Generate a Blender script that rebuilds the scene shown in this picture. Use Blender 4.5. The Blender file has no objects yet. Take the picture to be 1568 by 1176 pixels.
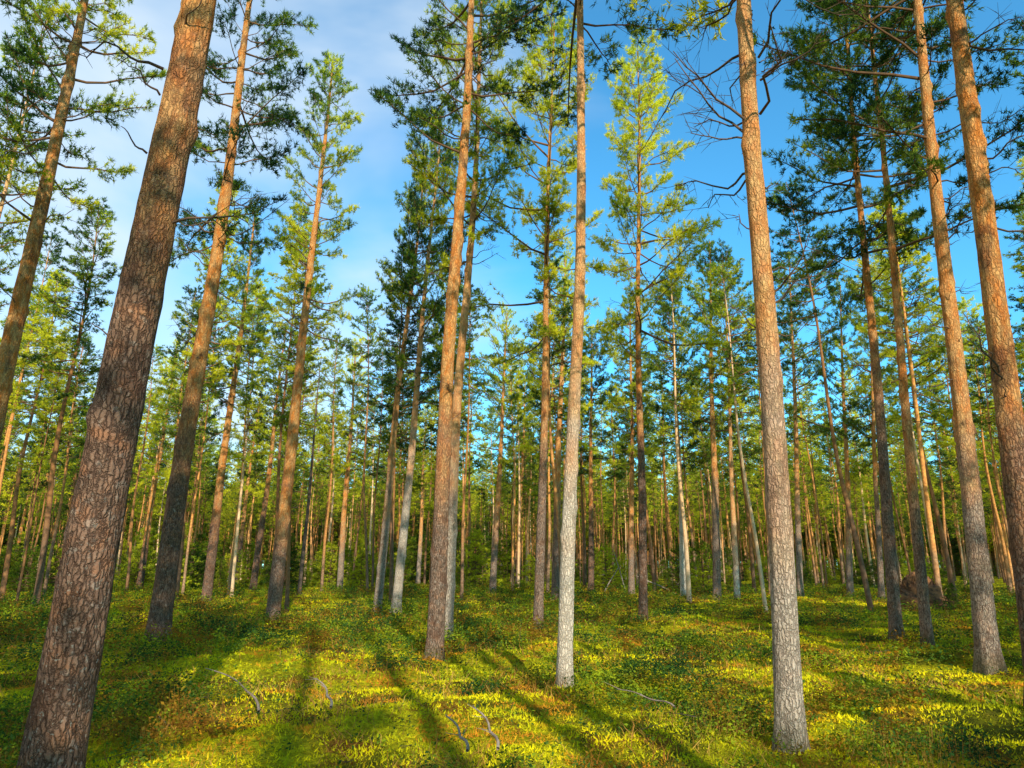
import bpy, math, numpy as np
from mathutils import Vector, noise
R0=np.random.default_rng(7)
sc=bpy.context.scene
# ---------------------------------------------------------------- image-pixel frame: pixels unprojected through the camera to place objects
F=1050.0; TH=math.atan(280/F); CT,ST=math.cos(TH),math.sin(TH); EYE=1.6
def ray(px,py):
    u=(px-784)/F; v=(588-py)/F
    return np.array([u,CT-v*ST,ST+v*CT])
def ground_pt(px,py):
    d=ray(px,py); t=-EYE/d[2]; return d[0]*t,d[1]*t
def at_depth(px,py,Y):
    d=ray(px,py); t=Y/d[1]; return d[0]*t,EYE+d[2]*t
def vn(x,y,seed=0):
    xi=np.floor(x).astype(np.int64); yi=np.floor(y).astype(np.int64); fx=x-xi; fy=y-yi
    fx=fx*fx*(3-2*fx); fy=fy*fy*(3-2*fy)
    def h(a,b):
        n=(a*374761393+b*668265263+seed*974634777)&0x7fffffff; n=((n^(n>>13))*1274126177)&0x7fffffff
        return ((n^(n>>16))&0xffff)/65535.
    return (h(xi,yi)*(1-fx)+h(xi+1,yi)*fx)*(1-fy)+(h(xi,yi+1)*(1-fx)+h(xi+1,yi+1)*fx)*fy
def fbm(x,y,seed=0): return .5*vn(x,y,seed)+.3*vn(x*2.1+7,y*2.1,seed+1)+.2*vn(x*4.3,y*4.3+3,seed+2)
def terrain(x,y):
    x=np.asarray(x,float); y=np.asarray(y,float)
    return (.09*np.sin(.31*x+1)*np.sin(.27*y+.5)+.04*np.sin(.9*x+.4*y)+.035*np.sin(1.3*y-.7*x+2)
            +.18*(vn(x*1.25,y*1.25,61)-.5)+.10*(vn(x*2.9,y*2.9,62)-.5))-.03
# ---------------------------------------------------------------- mesh helpers
class MB:
    def __init__(s): s.V=[];s.T=[];s.M=[];s.S=[];s.n=0
    def add(s,v,t,m=0,sm=True):
        v=np.asarray(v,float).reshape(-1,3); t=np.asarray(t,int).reshape(-1,3)
        s.V.append(v); s.T.append(t+s.n); s.M.append(np.full(len(t),m)); s.S.append(np.full(len(t),sm)); s.n+=len(v)
    def build(s,name,mats):
        V=np.concatenate(s.V);T=np.concatenate(s.T);M=np.concatenate(s.M);S=np.concatenate(s.S)
        me=bpy.data.meshes.new(name)
        me.vertices.add(len(V)); me.vertices.foreach_set("co",V.astype(np.float32).ravel())
        me.loops.add(len(T)*3); me.loops.foreach_set("vertex_index",T.astype(np.int32).ravel())
        me.polygons.add(len(T)); me.polygons.foreach_set("loop_start",np.arange(0,len(T)*3,3,dtype=np.int32))
        me.polygons.foreach_set("material_index",M.astype(np.int32))
        me.polygons.foreach_set("use_smooth",S.astype(bool))
        for m in mats: me.materials.append(m)
        me.update(calc_edges=True)
        return me
def nrm(a): return a/(np.linalg.norm(a,axis=-1,keepdims=True)+1e-9)
def tube(mb,pts,rad,k=6,m=0):
    pts=np.asarray(pts,float); rad=np.asarray(rad,float); n=len(pts)
    tg=nrm(np.gradient(pts,axis=0)); mean=nrm(tg.mean(0))
    ref=np.array([1.,0,0]) if abs(mean[2])>.8 else np.array([0,0,1.])
    a=nrm(np.cross(tg,ref)); b=np.cross(tg,a)
    th=np.arange(k)*2*math.pi/k
    v=pts[:,None]+rad[:,None,None]*(np.cos(th)[None,:,None]*a[:,None]+np.sin(th)[None,:,None]*b[:,None])
    i=np.arange(n-1)[:,None]*k; j=np.arange(k)[None]; j2=(j+1)%k
    q=np.stack([i+j,i+j2,i+k+j2,i+k+j],-1).reshape(-1,4)
    t=np.concatenate([q[:,[0,1,2]],q[:,[0,2,3]]])
    v=np.concatenate([v.reshape(-1,3),pts[-1:]+tg[-1:]*rad[-1]])
    e=(n-1)*k; cap=np.stack([e+np.arange(k),e+(np.arange(k)+1)%k,np.full(k,n*k)],-1)
    mb.add(v,np.concatenate([t,cap]),m)
def prisms(mb,P0,P1,r0,r1,m=0):
    n=len(P0); d=nrm(P1-P0); ref=np.tile([.3,.5,.81],(n,1)); a=nrm(np.cross(d,ref)); b=np.cross(d,a)
    vs=[]
    for P,r in((P0,r0),(P1,r1)):
        for k in range(3):
            th=k*2.0944; vs.append(P+r*(math.cos(th)*a+math.sin(th)*b))
    v=np.stack(vs,1).reshape(-1,3); o=np.arange(n)[:,None,None]*6
    f=np.array([[0,1,4],[0,4,3],[1,2,5],[1,5,4],[2,0,3],[2,3,5]])[None]
    mb.add(v,(o+f).reshape(-1,3),m)
def needles(mb,P,A,rng,nn,nl,nw,m=1):
    n=len(P); P=np.repeat(P,nn,0); A=np.repeat(A,nn,0)
    d=nrm(A*.6+rng.normal(0,.6,(n*nn,3))); L=nl*rng.uniform(.65,1.25,(n*nn,1))
    P=P+rng.normal(0,.015,P.shape)
    s=nrm(np.cross(d,rng.normal(0,1,d.shape)))*nw*.5
    v=np.stack([P-s,P+s,P+d*L],1).reshape(-1,3)
    mb.add(v,np.arange(len(v)).reshape(-1,3),m,False)
UP=np.array([0,0,1.])
def crown(mb,rng,L,R,z0=0.,nn=9,nl=.12,nw=.021,mt=4,tw=.09,lowgap=.5,spruce=False,tr=.005):
    TP=[];TA=[];A0=[];A1=[]
    z=0.
    lop=rng.uniform(0,6.28)
    while z<L-.12:
        t=z/L; nb=rng.integers(3,6); b0=rng.uniform(0,6.28)
        for b in range(nb):
            if not spruce and rng.random()<(.10+lowgap*(1-t/.5) if t<.5 else .10): continue
            an=b0+b*6.283/nb+rng.normal(0,.35)
            if spruce: ln=R*(1-t)**.9*rng.uniform(.8,1.1)+.08; el=math.radians(-12+35*t+rng.normal(0,6))
            else:
                ln=R*min(1,.72+t*1.2)*(1-t)**.45*rng.uniform(.4,1.3)*(1+.3*math.cos(an-lop))+.15
                el=math.radians(-8+50*t+rng.normal(0,15))
            h=np.array([math.cos(an),math.sin(an),0]); sd=np.array([-h[1],h[0],0])
            s=np.linspace(0,1,6)[:,None]; bd=rng.normal(0,.2)*ln; cu=rng.uniform(.0,.32)*ln
            fn=lambda s:(h*s*ln*math.cos(el)+UP*(z0+z+math.sin(el)*ln*s+cu*s*s)+sd*bd*s*s+UP*.04*np.sin(s*9+b))
            tube(mb,fn(s),(.024*(ln/R)*(1-.8*s[:,0])+.004),4,0)
            nt=max(3,int(ln/tw)); lo=.12 if spruce else .38
            ss=np.sort(rng.uniform(lo,1,nt))[:,None]
            P=fn(ss); T=nrm(fn(ss+.03)-P); sg=np.where(np.arange(nt)%2==0,1,-1)[:,None]
            D=nrm(T*.7+sd*sg*rng.uniform(.3,1.2,(nt,1))+UP*rng.normal(-.05 if spruce else .2,.4,(nt,1)))
            tl=(.2+.5*(1-ss)*ln/1.6)*rng.uniform(.6,1.25,(nt,1))
            P=np.concatenate([P,fn(np.array([[1.]]))]);D=np.concatenate([D,nrm(fn(np.array([[1.]]))-fn(np.array([[.9]])))]);tl=np.concatenate([tl,[[.18]]])
            A0.append(P);A1.append(P+D*tl)
            for f in np.linspace(.42,1,mt):
                TP.append(P+D*tl*f+rng.normal(0,.025,P.shape)); TA.append(nrm(D+UP*(.0 if spruce else .35)))
        z+=rng.uniform(.27,.48)*(1 if not spruce else .5)
    zz=np.linspace(L-.5,L+.1,9)[:,None]; TP.append(UP*(z0+zz)); TA.append(np.tile(UP,(9,1)))
    prisms(mb,np.concatenate(A0),np.concatenate(A1),tr,tr*.5,0)
    needles(mb,np.concatenate(TP),np.concatenate(TA),rng,nn,nl,nw,1)
def deadwood(mb,rng,z0,z1,n,rf,lmax=1.3,k=5):
    A0=[];A1=[]
    for i in range(n):
        f=rng.random()**.6; z=z0+(z1-z0)*f; an=rng.uniform(0,6.28)
        ln=rng.uniform(.06,.22) if rng.random()<.45 else rng.uniform(.35,lmax)*(.3+.7*f)
        el=rng.uniform(-.2,.75); h=np.array([math.cos(an),math.sin(an),0]); sd=np.array([-h[1],h[0],0])
        s=np.linspace(0,1,8)[:,None]; c1,c2=rng.normal(0,.22),rng.normal(.0,.25); r=rf(z)
        fn=lambda s:UP*z+h*(r*.6+s*ln*math.cos(el))+UP*(s*ln*math.sin(el)+c2*ln*s*s+.05*ln*np.sin(s*8+i))+sd*(c1*ln*s*s+.05*ln*np.sin(s*11))
        r0=.007+.008*min(1.3,ln)
        tube(mb,fn(s),r0*(1-.75*s[:,0])+.001,k,0)
        if ln>.35:
            nt=int(ln*9); ss=rng.uniform(.3,1,nt)[:,None]; P=fn(ss)
            D=nrm(h*.6+sd*rng.normal(0,.8,(nt,1))+UP*rng.normal(.15,.5,(nt,1)))
            Q=P+D*rng.uniform(.1,.5,(nt,1))*min(1.2,ln); A0.append(P);A1.append(Q)
            D2=nrm(D+rng.normal(0,.6,D.shape)); M=(P+Q)/2; A0.append(M);A1.append(M+D2*.18)
    if A0: prisms(mb,np.concatenate(A0),np.concatenate(A1),.0045,.0015,0)
def trunk_r(r,H):
    return lambda z:(r*(1-.86*np.clip(z/H,0,1)**1.05)*(1+.28*np.exp(-np.clip(z,0,99)/.22)))
def trunk(mb,rng,H,r,k=24,dz=.14,sway=.05,rough=.05,m=0):
    n=int((H+.3)/dz); z=np.linspace(-.3,H,n); rf=trunk_r(r,H)(z)
    p1,p2=rng.uniform(0,6.28,2); ph=rng.uniform(0,99)
    cx=sway*(np.sin(z*.42+p1)-math.sin(p1))*np.clip(z/6,0,1); cy=sway*(np.sin(z*.37+p2)-math.sin(p2))*np.clip(z/6,0,1)
    th=np.arange(k)*2*math.pi/k
    Z,TT=np.meshgrid(z,th,indexing='ij'); rr=np.repeat(rf[:,None],k,1)
    if rough>0:
        d=np.empty_like(Z)
        for i in range(n):
            for j in range(k):
                c,s_=math.cos(th[j]),math.sin(th[j])
                d[i,j]=noise.noise(Vector((c*2.6+ph,s_*2.6,z[i]*2.2)))*1.0+.8*noise.noise(Vector((c*6,s_*6+ph,z[i]*5.5)))
        rr=rr*(1+rough*d)
        rr=rr*(1+.12*np.exp(-np.clip(Z,0,99)/.3)*np.cos(TT*4+ph))
        for q in range(int(H*1.5)):
            kz,ka=rng.uniform(1.2,H*.8),rng.uniform(0,6.28)
            da=(TT-ka+math.pi)%(2*math.pi)-math.pi
            rr=rr+r*.22*np.exp(-((Z-kz)/.10)**2-(da*rr/.05)**2)
    v=np.stack([cx[:,None]+rr*np.cos(TT),cy[:,None]+rr*np.sin(TT),Z],-1)
    i=np.arange(n-1)[:,None]*k; j=np.arange(k)[None]; j2=(j+1)%k
    q=np.stack([i+j,i+j2,i+k+j2,i+k+j],-1).reshape(-1,4)
    mb.add(v,np.concatenate([q[:,[0,1,2]],q[:,[0,2,3]]]),m)
# ---------------------------------------------------------------- materials
class NT:
    def __init__(s,name):
        s.m=bpy.data.materials.new(name); s.m.use_nodes=True; s.t=s.m.node_tree; s.t.nodes.clear()
    def n(s,typ,**kw):
        nd=s.t.nodes.new(typ)
        for k,v in kw.items():
            if k=='ins':
                for a,b in v.items():
                    if isinstance(b,bpy.types.NodeSocket): s.t.links.new(b,nd.inputs[a])
                    else: nd.inputs[a].default_value=b
            else: setattr(nd,k,v)
        return nd
    def mix(s,f,a,b,bt='MIX'):
        nd=s.n('ShaderNodeMix',data_type='RGBA',blend_type=bt)
        for i,v in((0,f),(6,a),(7,b)):
            if isinstance(v,bpy.types.NodeSocket): s.t.links.new(v,nd.inputs[i])
            else: nd.inputs[i].default_value=v if i==0 else (*v,1)
        return nd.outputs[2]
    def ramp(s,f,lo,hi,a=0.,b=1.):
        return s.n('ShaderNodeMapRange',interpolation_type='SMOOTHSTEP',ins={0:f,1:lo,2:hi,3:a,4:b}).outputs[0]
    def noise(s,vec,scale,detail=3,rough=.55):
        return s.n('ShaderNodeTexNoise',ins={'Vector':vec,'Scale':scale,'Detail':detail,'Roughness':rough}).outputs[0]
    def math(s,op,a,b=0.):
        return s.n('ShaderNodeMath',operation=op,ins={0:a,1:b}).outputs[0]
def bark(name,grey,grey2,org,org2,z0=2.,z1=6.3,simple=False):
    N=NT(name); tc=N.n('ShaderNodeTexCoord').outputs['Object']; oi=N.n('ShaderNodeObjectInfo')
    off=N.n('ShaderNodeVectorMath',operation='ADD',ins={0:tc,1:oi.outputs['Location']}).outputs[0]
    z=N.n('ShaderNodeSeparateXYZ',ins={0:tc}).outputs[2]
    zz=N.math('ADD',z,N.math('MULTIPLY',N.math('SUBTRACT',N.noise(off,1.3,2),.5),5.))
    zz=N.math('ADD',zz,N.math('MULTIPLY',N.math('SUBTRACT',oi.outputs['Random'],.5),4.))
    hf=N.ramp(zz,z0,z1)
    if simple:
        mid=N.noise(off,9.,2)
        colr=N.mix(hf,N.mix(N.ramp(mid,.35,.65),grey,grey2),N.mix(N.ramp(mid,.35,.65),org,org2))
        rnd=N.math('FRACT',N.math('MULTIPLY',oi.outputs['Random'],7.31))
        if name.startswith('far'): colr=N.mix(N.ramp(rnd,.2,.9,.7,0),colr,(.13,.07,.045)); colr=N.mix(N.ramp(rnd,.80,1.,0,.7),colr,(.90,.66,.42))
        p=N.n('ShaderNodeBsdfDiffuse',ins={'Color':colr}); N.n('ShaderNodeOutputMaterial',ins={0:p.outputs[0]}); return N.m
    pale=N.n('ShaderNodeSeparateColor',ins={0:oi.outputs['Color']}).outputs[0]
    warp=N.n('ShaderNodeTexNoise',ins={'Vector':off,'Scale':14.,'Detail':4.,'Roughness':.65})
    w=N.n('ShaderNodeVectorMath',operation='MULTIPLY_ADD',ins={0:warp.outputs['Color'],1:(.06,.06,.16),2:off}).outputs[0]
    mp=N.n('ShaderNodeMapping',ins={'Vector':w,'Scale':(1,1,.33)}).outputs[0]
    vo=N.n('ShaderNodeTexVoronoi',feature='DISTANCE_TO_EDGE',ins={'Vector':mp,'Scale':30.}).outputs['Distance']
    vc=N.n('ShaderNodeTexVoronoi',feature='F1',ins={'Vector':mp,'Scale':30.}).outputs['Color']
    vcx=N.n('ShaderNodeSeparateXYZ',ins={0:vc}).outputs[0]
    fine=N.noise(off,80.,3,.7)
    st=N.n('ShaderNodeMapping',ins={'Vector':off,'Scale':(1,1,.2)}).outputs[0]; fis=N.noise(st,30.,4,.65)
    mid=N.noise(N.n('ShaderNodeMapping',ins={'Vector':off,'Scale':(1,1,.4)}).outputs[0],9.,4,.6)
    g=N.mix(vcx,grey,grey2); g=N.mix(N.ramp(mid,.42,.62,0,.5),g,tuple(c*.5 for c in grey))
    g=N.mix(N.ramp(N.noise(off,5.,3),.48,.66,0,.6),g,(.50,.22,.11))
    g=N.mix(N.ramp(N.noise(off,13.,3),.56,.66,0,.4),g,(.48,.41,.35))
    g=N.mix(N.math('MULTIPLY',pale,.88),g,(.93,.80,.66))  # whitening by pale puts sunlit brightness into the bark colour
    o=N.mix(N.ramp(mid,.36,.62),org,org2); o=N.mix(N.math('MULTIPLY',vcx,.4),o,(.50,.15,.045))
    o=N.mix(N.math('MULTIPLY',pale,.3),o,(1.,.66,.38))
    colr=N.mix(hf,g,o)
    crack=N.math('MAXIMUM',N.ramp(vo,0.,.11,1.,0.),N.ramp(fis,.45,.34,0,1.))
    ck=N.math('MULTIPLY',N.math('MULTIPLY',crack,N.ramp(hf,0,1,.9,.45)),N.ramp(pale,0,1,1.,.55))
    colr=N.mix(ck,colr,(.045,.024,.017))
    blot=N.ramp(N.noise(N.n('ShaderNodeMapping',ins={'Vector':off,'Scale':(1,1,.6)}).outputs[0],3.2,4,.6),.56,.66,0,.6)
    colr=N.mix(N.math('MULTIPLY',blot,N.ramp(pale,0,1,1.,.5)),colr,(.14,.065,.04))
    colr=N.mix(N.ramp(fine,.47,.72,.0,.35),colr,(.11,.065,.045))
    lich=N.math('MULTIPLY',N.ramp(N.noise(off,32.,2),.64,.69),N.ramp(z,3.,1.))
    colr=N.mix(N.math('MULTIPLY',lich,.5),colr,(.42,.42,.36))
    colr=N.mix(N.math('MULTIPLY',N.ramp(z,.35,0.),.45),colr,(.07,.09,.02))
    hgt=N.math('ADD',N.math('MULTIPLY',N.ramp(vo,0.,.25),.8),N.math('ADD',N.math('MULTIPLY',fine,.45),N.math('MULTIPLY',fis,.8)))
    bp=N.n('ShaderNodeBump',ins={'Height':hgt,'Strength':.9,'Distance':.022})
    p=N.n('ShaderNodeBsdfPrincipled',ins={'Base Color':colr,'Roughness':.85,'Normal':bp.outputs[0]})
    p.inputs['Specular IOR Level'].default_value=.15
    N.n('ShaderNodeOutputMaterial',ins={0:p.outputs[0]}); return N.m
def leafmat(name,dark,mid,light,sc_=.5,tr=.3,rust=None):
    N=NT(name); pos=N.n('ShaderNodeNewGeometry').outputs['Position']; oi=N.n('ShaderNodeObjectInfo').outputs['Random']
    a=N.noise(pos,sc_,2); b=N.noise(pos,7.,1)
    f=N.math('ADD',N.math('MULTIPLY',a,.62),N.math('MULTIPLY',b,.38))
    if rust is None: f=N.math('ADD',f,N.math('MULTIPLY',N.math('SUBTRACT',oi,.5),.26))
    c=N.mix(N.ramp(f,.35,.5),dark,mid); c=N.mix(N.ramp(f,.47,.60),c,light)
    if rust: c=N.mix(N.ramp(N.noise(pos,.9,3,.6),.52,.60,0,.85),c,rust)
    p=N.n('ShaderNodeBsdfDiffuse',ins={'Color':c})
    t=N.n('ShaderNodeBsdfTranslucent',ins={'Color':c})
    mx=N.n('ShaderNodeMixShader',ins={0:tr,1:p.outputs[0],2:t.outputs[0]})
    N.n('ShaderNodeOutputMaterial',ins={0:mx.outputs[0]}); return N.m
BARK=bark('pine_bark',(.35,.21,.145),(.23,.13,.09),(.95,.31,.05),(1.,.54,.19))
FBARK=bark('far_pine_bark',(.50,.30,.18),(.27,.16,.10),(.98,.44,.12),(.68,.28,.09),1.,5.,True)
TWIG=bark('dead_branch_bark',(.14,.10,.08),(.09,.07,.055),(.19,.12,.085),(.13,.09,.07),simple=True)
LIMB=bark('crown_branch_bark',(.20,.11,.06),(.14,.085,.05),(.30,.14,.06),(.22,.12,.06),simple=True)
TWIG2=bark('weathered_wood',(.44,.34,.28),(.28,.21,.17),(.42,.36,.32),(.4,.3,.25),simple=True)
NEED=leafmat('pine_needles',(.035,.09,.03),(.22,.32,.03),(.80,.76,.04),.45,.38)
SPR=leafmat('spruce_needles',(.03,.08,.015),(.16,.24,.02),(.62,.62,.03),.2)
BILB=leafmat('bilberry_leaves',(.018,.055,.022),(.06,.14,.025),(.34,.42,.02),.6,.3,(.36,.15,.02))
MOSS=leafmat('moss',(.18,.23,.015),(.66,.64,.015),(1.,.86,.015),.4,.25,(.80,.30,.03))
DRY=leafmat('dry_grass',(.30,.13,.04),(.52,.25,.06),(.68,.42,.10),1.2,.25,(.52,.18,.03))
N=NT('forest_floor'); pos=N.n('ShaderNodeNewGeometry').outputs['Position']
c=N.mix(N.ramp(N.noise(pos,.5,5,.6),.36,.54),(.10,.12,.015),(.72,.64,.015))
c=N.mix(N.ramp(N.noise(pos,.8,5,.65),.52,.62,0,.8),c,(.38,.13,.025))
c=N.mix(N.ramp(N.noise(pos,14.,4,.7),.35,.7,.6,0),c,(.02,.018,.008))
c=N.mix(N.ramp(N.noise(pos,60.,3,.7),.5,.75,0,.5),c,(.44,.32,.06))
hh=N.math('ADD',N.noise(pos,7.,4,.7),N.math('MULTIPLY',N.noise(pos,45.,2,.7),.35))
bp=N.n('ShaderNodeBump',ins={'Height':hh,'Strength':1.,'Distance':.12})
p=N.n('ShaderNodeBsdfDiffuse',ins={'Color':c,'Normal':bp.outputs[0]})
N.n('ShaderNodeOutputMaterial',ins={0:p.outputs[0]}); FLOOR=N.m
N=NT('root_earth'); tc=N.n('ShaderNodeTexCoord').outputs['Object']
c=N.mix(N.ramp(N.noise(tc,5.,5,.7),.35,.65),(.06,.03,.015),(.34,.14,.05))
bp=N.n('ShaderNodeBump',ins={'Height':N.noise(tc,12.,5,.7),'Strength':1.,'Distance':.08})
p=N.n('ShaderNodeBsdfPrincipled',ins={'Base Color':c,'Roughness':.95,'Normal':bp.outputs[0]})
N.n('ShaderNodeOutputMaterial',ins={0:p.outputs[0]}); EARTH=N.m
# ---------------------------------------------------------------- object helpers
col=sc.collection
def obj(name,me,loc=(0,0,0),rot=(0,0,0),scl=(1,1,1),parent=None):
    o=bpy.data.objects.new(name,me); col.objects.link(o); o.location=loc; o.rotation_euler=rot; o.scale=scl
    if parent: o.parent=parent
    return o
n=430; tt=np.linspace(-1,1,n); cc=3.48*np.sinh(6*tt)
X,Y=np.meshgrid(cc,cc,indexing='ij'); Z=terrain(X,Y)*np.clip(1.5-np.hypot(X,Y)/150,0,1)
i,j=np.meshgrid(np.arange(n-1),np.arange(n-1),indexing='ij'); a=(i*n+j).ravel()
mb=MB(); mb.add(np.stack([X,Y,Z],-1),np.concatenate([np.stack([a,a+n,a+n+1],-1),np.stack([a,a+n+1,a+1],-1)]))
obj('forest_ground',mb.build('forest_ground',[FLOOR]))
crowns=[]
for k in range(8):
    rng=np.random.default_rng(100+k); mb=MB(); crown(mb,rng,9.,rng.uniform(1.75,2.35),lowgap=rng.uniform(.45,.7))
    crowns.append(mb.build('crown',[LIMB,NEED]))
def fulltree(seed,lod):
    rng=np.random.default_rng(seed); H=rng.uniform(16.5,20.5); r=rng.uniform(.075,.14); cb=H*rng.uniform(.40,.58)
    mb=MB(); trunk(mb,rng,H,r,7,.9,.10,0,2)
    deadwood(mb,rng,2.5,cb+1,12 if lod==0 else 4,trunk_r(r,H),1.1,3)
    R=rng.uniform(1.35,2.0)
    if lod==0: crown(mb,rng,H-cb,R,cb,nn=8,nl=.15,nw=.032,mt=3,tw=.12,lowgap=.45)
    else: crown(mb,rng,H-cb,R,cb,nn=5,nl=.25,nw=.06,mt=2,tw=.24,lowgap=.4)
    return mb.build('forest_pine',[LIMB,NEED,FBARK])
fullA=[fulltree(200+k,0) for k in range(7)]; fullB=[fulltree(300+k,1) for k in range(7)]
# ---------------------------------------------------------------- individual pines : base x,y ; upper x,y ; width ; H ; crown base fraction ; dead branches ; paleness (sunlit look put into the bark colour)
T=[(66,1250,285,0,86,20,.5,34,0),(240,985,383,0,37,20.5,.46,34,0),(-85,1000,130,0,40,20,.45,14,0),(315,922,405,230,20,20,.42,12,0),
(417,948,520,0,24,21,.47,22,.1),(387,905,440,480,20,19,.4,10,0),(213,903,300,350,16,19,.4,10,0),(272,890,330,480,12,19,.4,8,.3),
(577,935,652,250,15,20,.42,14,.4),(606,938,660,350,16,20,.4,12,.7),(665,1003,722,0,30,21.5,.50,14,.1),(683,972,742,0,21,21,.48,12,.6),
(824,963,845,100,17,19.5,.42,16,.15),(850,918,864,480,15,19,.4,10,.1),(864,1043,886,0,26,20,.56,6,.95),(985,952,977,60,15,20.5,.4,18,0),
(754,908,778,450,12,19,.4,10,.2),(793,897,806,560,12,19,.4,8,.1),(1047,913,1033,560,11,19,.4,8,1),(1098,918,1083,250,14,20,.4,10,.2),
(1129,918,1113,520,10,19,.4,8,1),(1212,1150,1153,0,43,20,.43,64,.6),(1226,918,1213,520,11,19,.4,8,.3),(1374,982,1298,80,20,20,.42,18,.1),
(1422,997,1334,60,18,20,.42,20,.15),(1515,1022,1405,0,34,20.5,.44,40,.3),(1606,1105,1463,0,46,21,.45,36,0),(520,903,548,500,11,19,.4,8,.3),
(18,890,100,480,14,19,.4,8,0),(92,893,150,500,11,19,.38,8,.6),(360,895,405,560,13,19,.4,8,0),
(640,893,655,560,10,18,.4,6,.4),(905,905,906,480,11,19,.4,8,0),(967,910,965,460,11,19,.4,8,.2),(1302,913,1288,520,11,19,.4,8,.3),
(1350,915,1335,560,10,19,.4,8,.2),(165,885,215,480,11,19,.4,6,.5),(235,880,275,560,10,19,.4,6,1)]
heroes=[]
for k,(bx,by,tx,ty,w,H,cf,nd,pl) in enumerate(T):
    rng=np.random.default_rng(500+k)
    x,y=ground_pt(bx,by); X2,Z2=at_depth(tx,ty,y); lean=math.atan2(X2-x,Z2)
    r=w/2/F*math.hypot(y,EYE)*.86; r=min(r,.235); heroes.append((x,y))
    e=obj('pine_tree',None,(x,y,float(terrain(x,y))),(0,lean,0)); e.empty_display_size=.3
    near=y<13; mb=MB()
    trunk(mb,rng,H,r,40 if near else 20,.07 if near else .16,rng.uniform(.03,.07),.055)
    o=obj('trunk',mb.build('trunk',[BARK]),parent=e); o.color=(pl,pl,pl,1)
    mb=MB(); cb=H*cf; deadwood(mb,rng,3.0 if y>9 else 2.2,cb+2,nd,trunk_r(r,H),2.0 if nd>20 else 1.2,5)
    obj('dead_branches',mb.build('dead_branches',[TWIG]),parent=e)
    s=rng.uniform(.85,1.1); obj('crown',crowns[k%8],(0,0,cb),(0,0,rng.uniform(0,6.28)),(s,s,(H-cb)/9),parent=e)
AZ=math.radians(15.6); SX,SY=math.sin(AZ),-math.cos(AZ); EL=math.radians(28); TE=math.tan(EL)
def qp(q,p): return -SY*q+SX*p, SX*q+SY*p      # q across the light, p toward the sun
x,y=ground_pt(458,910); X2,Z2=at_depth(492,545,y)
def snag(x,y,H,r,lean,seed):
    mb=MB(); rng=np.random.default_rng(seed)
    trunk(mb,rng,H,r,16,.2,.05,.06); deadwood(mb,rng,2,H-.5,22,trunk_r(r,H),.8)
    obj('dead_pine_snag',mb.build('dead_pine_snag',[TWIG]),(x,y,0),(0,lean,0)); heroes.append((x,y))
snag(x,y,Z2,.13,math.atan2(X2-x,Z2),9)
for k,(q_,p_,H_) in enumerate([(3.35,5.,17),(5.5,8,18),(2.45,8,17),(.9,9,18),(-.5,13,19),(7.2,7,17)]):  # unseen bare trunks added behind the camera to cast shadow streaks
    snag(*qp(q_,p_), H_,.21,0.01*k,20+k)
# ---------------------------------------------------------------- forest mass all round
forest=obj('pine_forest',None)
for q_,p_,s_ in [(-2.2,3.6,.98),(-3.7,6.2,1.),(-1.9,8.,.95),(-3.2,10.5,.95),(-4.9,2.5,.95),(-2.6,14,.9)]:  # unseen pines added behind the camera to shade the left trunk
    x,y=qp(q_,p_); obj('forest_pine',fullA[int(R0.integers(7))],(x,y,float(terrain(x,y))-.1),(0,0,R0.uniform(0,6)),(s_*1.15,s_*1.15,s_),forest); heroes.append((x,y))
P=np.array(heroes); cnt=0
cand=R0.uniform(-1,1,(12000,2))*[150,150]
cand=np.concatenate([cand,R0.uniform(-1,1,(1500,2))*[30,24]+[4,-26]])
cand=cand[np.argsort(np.hypot(cand[:,0],cand[:,1]))]
for x,y in cand:
    d=math.hypot(x,y); infr=y>0 and abs(x)<.80*y+1.5; smax=1.05
    if infr:
        if y<27: continue
    else:
        if d<3.2 or d>(46 if y<0 else 60) and abs(x)>.95*y+4: continue
        if abs(x)>.8*y+1.5 and y>0 and d<9: continue
    if d>140: continue
    q=x*(-SY)+y*SX; pp=x*SX+y*SY; cor=False
    if y<4:
        if abs(q)>32: continue
        if -1.6<q<12:  # unseen trees here cleared and height-capped to shape sun and shade ahead
            lim=6.5 if 2.<q<5.8 else 9.5
            if pp<21: continue
            smax=(pp+lim)*TE/19.5; cor=True
            if smax<.5: continue
    clump=fbm(np.array([x*.06]),np.array([y*.06]),91)[0]
    md=((2.2+2.4*clump) if d<75 else (1.5+1.7*clump)) if y>2 else (2.2 if cor else 2.8)
    if np.min((P[:,0]-x)**2+(P[:,1]-y)**2)<md*md: continue
    P=np.vstack([P,[x,y]])
    me=fullA[R0.integers(7)] if (d<58 and y>0 or d<9) else fullB[R0.integers(7)]
    s=R0.uniform(.80,1.05) if y>2 else R0.uniform(.82,.98)
    if y>2 and R0.random()<.10: s*=R0.uniform(.45,.75)
    s=min(s,smax); ln=R0.normal(0,.022,2); wd=R0.uniform(.85,1.25) if not cor else 1.25
    obj('forest_pine',me,(x,y,float(terrain(x,y))-.1),(ln[0],ln[1],R0.uniform(0,6.28)),(s*wd,s*wd,s),forest); cnt+=1
stands=[]
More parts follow.
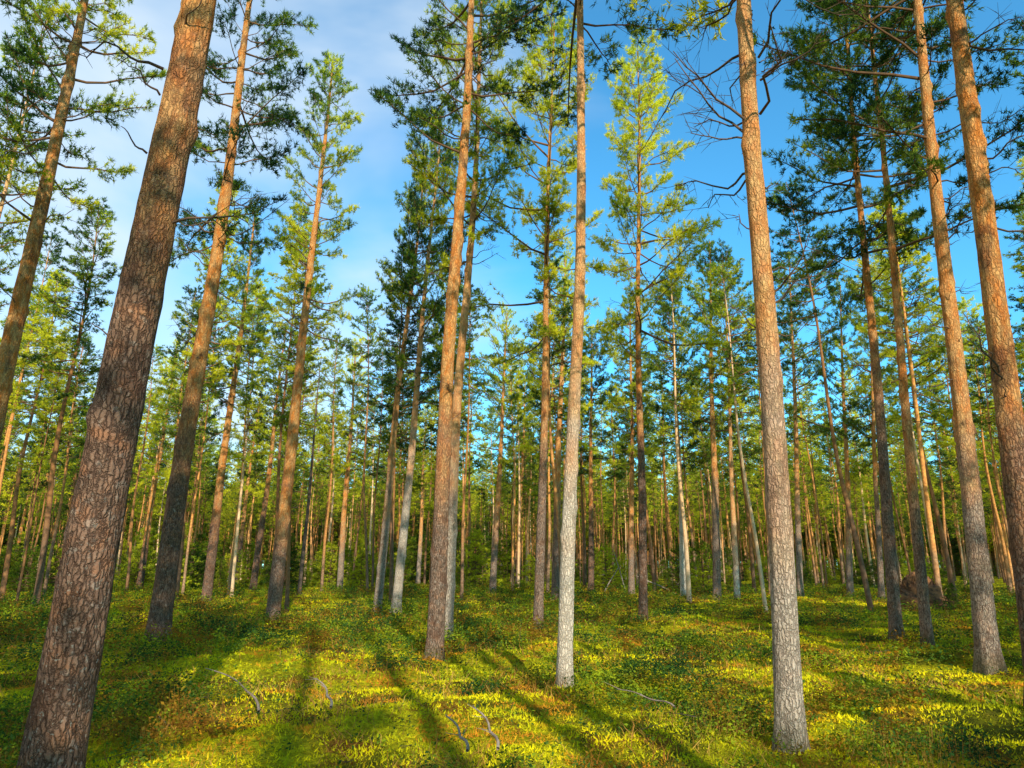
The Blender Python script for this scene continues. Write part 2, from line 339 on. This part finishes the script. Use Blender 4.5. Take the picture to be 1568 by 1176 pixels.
for k in range(4):
    rng=np.random.default_rng(400+k); mb=MB()
    for q in range(14):
        ox,oy=rng.uniform(-8,8,2); H=rng.uniform(15,20); cb=H*rng.uniform(.2,.4); b=MB()
        tube(b,[(0,0,-.3),(0,0,H*.5),(0,0,H)],[.15,.1,.02],4,2)
        crown(b,rng,H-cb,rng.uniform(1.5,2.2),cb,nn=4,nl=.5,nw=.2,mt=1,tw=.45,lowgap=.3,tr=.02)
        V=np.concatenate(b.V)+[ox,oy,0]; Tt=np.concatenate(b.T); M=np.concatenate(b.M)
        mb.V.append(V); mb.T.append(Tt+mb.n); mb.M.append(M); mb.S.append(np.zeros(len(Tt),bool)); mb.n+=len(V)
    stands.append(mb.build('forest_stand',[LIMB,NEED,FBARK]))
for ring in np.arange(142,276,13.):
    m=int(ring*1.75/14)
    for q in range(m):
        an=(q+.5)/m*1.75-.875+R0.normal(0,.01); rr=ring+R0.normal(0,3)
        obj('forest_stand',stands[R0.integers(4)],(rr*math.sin(an),rr*math.cos(an),0),(0,0,R0.uniform(0,6.28)),(1,1,R0.uniform(.85,1.05)),forest)
sp=[]
for k in range(4):
    rng=np.random.default_rng(700+k); mb=MB(); tube(mb,[(0,0,-.1),(0,0,1.5),(0,0,3)],[.04,.03,.008],6,0)
    crown(mb,rng,2.8,rng.uniform(.85,1.2),.15,nn=6,nl=.10,nw=.024,mt=4,tw=.1,spruce=True); sp.append(mb.build('young_spruce_tree',[LIMB,SPR]))
for px,py,h in [(60,893,3.2),(130,893,2.6),(345,893,3.0),(300,890,4),(540,893,5.4),(560,889,6),(635,889,5),(660,889,4.5),(720,892,3.2),(10,889,4.5),(190,887,4),(860,888,4.5),(1480,915,1.3),(1462,935,1.),(1260,889,3),(50,905,2),(335,903,2.2),(955,893,3)]:
    x,y=ground_pt(px,py); s=h/3
    obj('young_spruce_tree',sp[R0.integers(4)],(x,y,float(terrain(x,y))),(0,0,R0.uniform(0,6)),(s,s,s))
und=obj('spruce_understory',None)
for q in range(560):
    yy=42+R0.random()**.7*98; xx=R0.uniform(-.95,.95)*yy
    if fbm(np.array([xx*.05]),np.array([yy*.05]),5)[0]<(.44 if xx<0 else .49): continue
    s=R0.uniform(.4,1.)*(1+yy/120)*(1.2 if xx<0 else .85); obj('young_spruce',sp[R0.integers(4)],(xx,yy,float(terrain(xx,yy))),(0,0,R0.uniform(0,6)),(s*1.1,s*1.1,s),und)
# ---------------------------------------------------------------- undergrowth
def scatter(n,a,b,p,rng):
    d=(a**p+rng.random(n)*(b**p-a**p))**(1/p); an=rng.uniform(-.86,.86,n); return d*np.sin(an),d*np.cos(an)-.6,d
def leaves(mb,P,rng,sz,m,asp=.55):
    n=len(P); d=nrm(rng.normal(0,1,(n,3))*[1,1,.5]+[0,0,.15]); s=nrm(np.cross(d,nrm(rng.normal(0,.5,(n,3))+[0,0,1])))
    L=sz*rng.uniform(.6,1.3,(n,1)); v=np.stack([P,P+d*L*.5+s*L*asp*.5,P+d*L,P+d*L*.5-s*L*asp*.5],1).reshape(-1,3)
    o=np.arange(n)[:,None,None]*4; mb.add(v,(o+np.array([[0,1,2],[0,2,3]])[None]).reshape(-1,3),m,False)
def cover(x,y): return fbm(x*.45,y*.45,11)+.35*(fbm(x*1.7,y*1.7,21)-.5)-.07*np.clip((np.hypot(x,y)-9)/8,0,1)
rng=np.random.default_rng(77)
x,y,d=scatter(105000,1.6,60,.45,rng); cv=cover(x,y); k=(cv>.45)|(rng.random(len(x))<.08); x,y,d,cv=x[k],y[k],d[k],cv[k]
base=np.stack([x,y,terrain(x,y)],-1); big=(np.clip(d/4.5,1,99)**.55)[:,None]
h=(.09+.22*np.clip((cv-.43)*6,0,1))[:,None]*rng.uniform(.45,1.15,(len(x),1))*(1+.15*(big-1))*(.25+1.5*fbm(x*3,y*3,31)[:,None])
tip=base+UP*h+rng.normal(0,.035,base.shape)*[1,1,0]; mb=MB()
kk=d<9; prisms(mb,base[kk]-UP*.03,tip[kk],.002,.001,1)
nl=9; f=rng.uniform(.45,1.05,(len(x),nl,1)); Pp=(base[:,None]*(1-f)+tip[:,None]*f+rng.normal(0,.026,(len(x),nl,3))*big[:,None]).reshape(-1,3)
leaves(mb,Pp,rng,np.repeat(.028*big,nl,0),0); obj('bilberry_undergrowth',mb.build('bilberry_undergrowth',[BILB,DRY]))
def blademesh(name,n,a,b,p,keep,h,w,spread,mat,tri):
    x,y,d=scatter(n,a,b,p,rng); k=keep(x,y); x,y,d=x[k],y[k],d[k]; n=len(x)
    big=(np.clip(d/4.5,1,99)**.6)[:,None]; bs=np.stack([x,y,terrain(x,y)-.01],-1)
    dd=nrm(rng.normal(0,spread,(n,3))*[1,1,0]+UP); L=h*rng.uniform(.4,1.2,(n,1))*(1+.25*(big-1)); s=nrm(np.cross(dd,rng.normal(0,1,(n,3))))*w/2*big
    mb=MB()
    if tri: mb.add(np.stack([bs-s,bs+s,bs+dd*L],1),np.arange(n*3).reshape(-1,3),0,False)
    else:
        m1=bs+dd*L*.6; t=m1+(dd+rng.normal(0,.5,(n,3))*[1,1,.2])*L*.4
        v=np.stack([bs-s,bs+s,m1+s*.8,m1-s*.8,t],1); o=np.arange(n)[:,None,None]*5
        mb.add(v,(o+np.array([[0,1,2],[0,2,3],[3,2,4]])[None]).reshape(-1,3),0,False)
    obj(name,mb.build(name,[mat]))
blademesh('moss_carpet',420000,1.6,60,.45,lambda x,y:(cover(x,y)<.49)|(rng.random(len(x))<.12),.05,.014,.7,MOSS,True)
blademesh('dry_grass',36000,1.6,45,.6,lambda x,y:(fbm(x*.6,y*.6,41)>.51),.19,.005,.6,DRY,False)
x,y,d=scatter(160,2.5,22,.7,rng); b=np.stack([x,y,terrain(x,y)+rng.uniform(.06,.2,len(x))],-1); D=nrm(rng.normal(0,1,b.shape)*[1,1,.25]); mb=MB()
L=rng.uniform(.12,.5,(len(x),1)); mdp=b+D*L*.5+rng.normal(0,.03,b.shape)*L*3; e_=b+D*L; prisms(mb,b,mdp,.0045,.0035); prisms(mb,mdp,e_,.0035,.0015); prisms(mb,mdp,mdp+nrm(D+rng.normal(0,.5,D.shape))*L*.4,.0025,.001)
obj('twig_litter',mb.build('twig_litter',[TWIG]))
# ---------------------------------------------------------------- fallen branches
def stick(p0,p1,r,lift=.12,seed=0,name='fallen_branch',tw=4):
    rng=np.random.default_rng(seed); x0,y0=ground_pt(*p0); x1,y1=ground_pt(*p1)
    s=np.linspace(0,1,12)[:,None]; a=np.array([x0,y0,0]); b=np.array([x1,y1,0]); L=np.linalg.norm(b-a); sd=nrm(np.cross(b-a,UP))
    fn=lambda s:a+(b-a)*s+sd*(.05*L*np.sin(s*3.1)+.015*np.sin(s*13))+UP*(.15+lift*s+.015*np.sin(s*10))
    mb=MB(); pt=fn(s); mid=pt.mean(0); mid[2]=0; tube(mb,pt-mid,r*(1-.7*s[:,0])+.002,7)
    ss=rng.uniform(.25,.95,tw)[:,None]; P_=fn(ss)-mid; D=nrm((b-a)/L*.8+sd*rng.choice([-1,1],(tw,1))*.5+UP*rng.uniform(-.1,.4,(tw,1)))
    Q=P_+D*rng.uniform(.05,.25,(tw,1)); prisms(mb,P_,Q,r*.35,.002)
    obj(name,mb.build(name,[TWIG2]),tuple(mid+UP*float(terrain(mid[0],mid[1]))))
for k,(p0,p1,r,l) in enumerate([((395,1103),(312,1035),.014,.03),((505,1108),(480,1085),.014,.18),((715,1185),(680,1155),.012,.16),((762,1190),(722,1150),.012,.18),
    ((1035,1112),(945,1085),.008,.03)]):
    stick(p0,p1,r,l,k)
for k,(bx,by,tx,ty) in enumerate([(925,905,948,868),(958,905,942,845),(1040,910,975,880)]):
    x,y=ground_pt(bx,by); X2,Z2=at_depth(tx,ty,y); mb=MB(); s=np.linspace(0,1,8)[:,None]
    tube(mb,np.array([0,0,-.1])+np.array([X2-x,.4,Z2+.1])*s+UP*.05*np.sin(s*5),.05*(1-.6*s[:,0]),7); deadwood(mb,np.random.default_rng(k),.2,Z2*.8,5,lambda z:.01,.4)
    obj('leaning_dead_pole',mb.build('leaning_dead_pole',[TWIG2]),(x,y,0))
# uprooted root plate
x,y=ground_pt(1408,932); mb=MB(); rng=np.random.default_rng(3)
nu_,nv=40,20; u=np.linspace(0,2*math.pi,nu_,endpoint=False); v=np.linspace(0,math.pi/2,nv)
VV,UU=np.meshgrid(v,u,indexing='ij'); vs=[]
for a_,b_ in zip(VV.ravel(),UU.ravel()):
    q=Vector((math.sin(a_)*math.cos(b_),math.sin(a_)*math.sin(b_),math.cos(a_))); f=1+.28*noise.noise(q*2.2)+.14*noise.noise(q*6)
    vs.append((q.x*1.15*f,q.y*.6*f,q.z*1.25*f-.1))
i,j=np.meshgrid(np.arange(nv-1),np.arange(nu_),indexing='ij'); a=(i*nu_+j).ravel(); b=(i*nu_+(j+1)%nu_).ravel()
mb.add(vs,np.concatenate([np.stack([a,a+nu_,b+nu_],-1),np.stack([a,b+nu_,b],-1)]))
for k in range(34):
    an=rng.uniform(0,math.pi); h=np.array([math.cos(an),rng.uniform(-.6,.3),math.sin(an)]); s=np.linspace(.7,rng.uniform(1.05,1.45),6)[:,None]
    tube(mb,h*s*[1.1,.7,1.15]+UP*.05*np.sin(s*9+k)*[1,1,1]-UP*.25*(s-.7)**2,.03*(1.1-.8*np.linspace(0,1,6)),5)
obj('uprooted_root_plate',mb.build('uprooted_root_plate',[EARTH]),(x,y,float(terrain(x,y))))
# ---------------------------------------------------------------- light, sky
sun=bpy.data.lights.new('sun','SUN'); sun.energy=5.; sun.angle=math.radians(.5); sun.color=(1,.92,.72)
so=bpy.data.objects.new('sun',sun); col.objects.link(so)
so.rotation_euler=Vector((-SX*math.cos(EL),-SY*math.cos(EL),-math.sin(EL))).to_track_quat('-Z','Y').to_euler(); so.location=(10,-30,25)
w=bpy.data.worlds.new('World'); sc.world=w; w.use_nodes=True; t=w.node_tree; t.nodes.clear()
def wn(typ,**k):
    nd=t.nodes.new(typ)
    for a,b in k.items(): setattr(nd,a,b)
    return nd
sky=wn('ShaderNodeTexSky',sky_type='NISHITA',sun_disc=False,sun_elevation=EL,sun_rotation=math.pi-AZ,altitude=100,air_density=1.,dust_density=.4,ozone_density=2.)
hs=wn('ShaderNodeMix',data_type='RGBA',blend_type='MULTIPLY'); hs.inputs[0].default_value=1.; t.links.new(sky.outputs[0],hs.inputs[6]); hs.inputs[7].default_value=(.75,2.05,2.35,1)
tc=wn('ShaderNodeTexCoord'); sep=wn('ShaderNodeSeparateXYZ'); t.links.new(tc.outputs['Generated'],sep.inputs[0])
mp=wn('ShaderNodeMapping'); mp.inputs['Scale'].default_value=(1.2,1.2,2.6); t.links.new(tc.outputs['Generated'],mp.inputs[0])
nz=wn('ShaderNodeTexNoise'); nz.inputs['Scale'].default_value=1.8; nz.inputs['Detail'].default_value=5; nz.inputs['Roughness'].default_value=.5; nz.inputs['Distortion'].default_value=.3
t.links.new(mp.outputs[0],nz.inputs['Vector'])
ad=wn('ShaderNodeMath',operation='MULTIPLY_ADD'); t.links.new(sep.outputs[0],ad.inputs[0]); ad.inputs[1].default_value=-.6; t.links.new(nz.outputs[0],ad.inputs[2])
mr=wn('ShaderNodeMapRange',interpolation_type='SMOOTHSTEP'); t.links.new(ad.outputs[0],mr.inputs[0]); mr.inputs[1].default_value=.46; mr.inputs[2].default_value=.96; mr.inputs[4].default_value=.92
mx=wn('ShaderNodeMix',data_type='RGBA'); t.links.new(mr.outputs[0],mx.inputs[0]); t.links.new(hs.outputs[2],mx.inputs[6]); mx.inputs[7].default_value=(6.8,7.7,8.4,1)
bg=wn('ShaderNodeBackground'); bg.inputs[1].default_value=.13; t.links.new(mx.outputs[2],bg.inputs[0])
wo=wn('ShaderNodeOutputWorld'); t.links.new(bg.outputs[0],wo.inputs[0])
sc.view_settings.view_transform='Standard'; sc.view_settings.look='None'; sc.view_settings.exposure=0
cam=bpy.data.cameras.new('camera'); cam.sensor_width=36; cam.lens=36*F/1568; cam.clip_end=2000; cam.clip_start=.05
co=bpy.data.objects.new('camera',cam); col.objects.link(co); co.location=(0,0,EYE); co.rotation_euler=(math.pi/2+TH,0,0); sc.camera=co
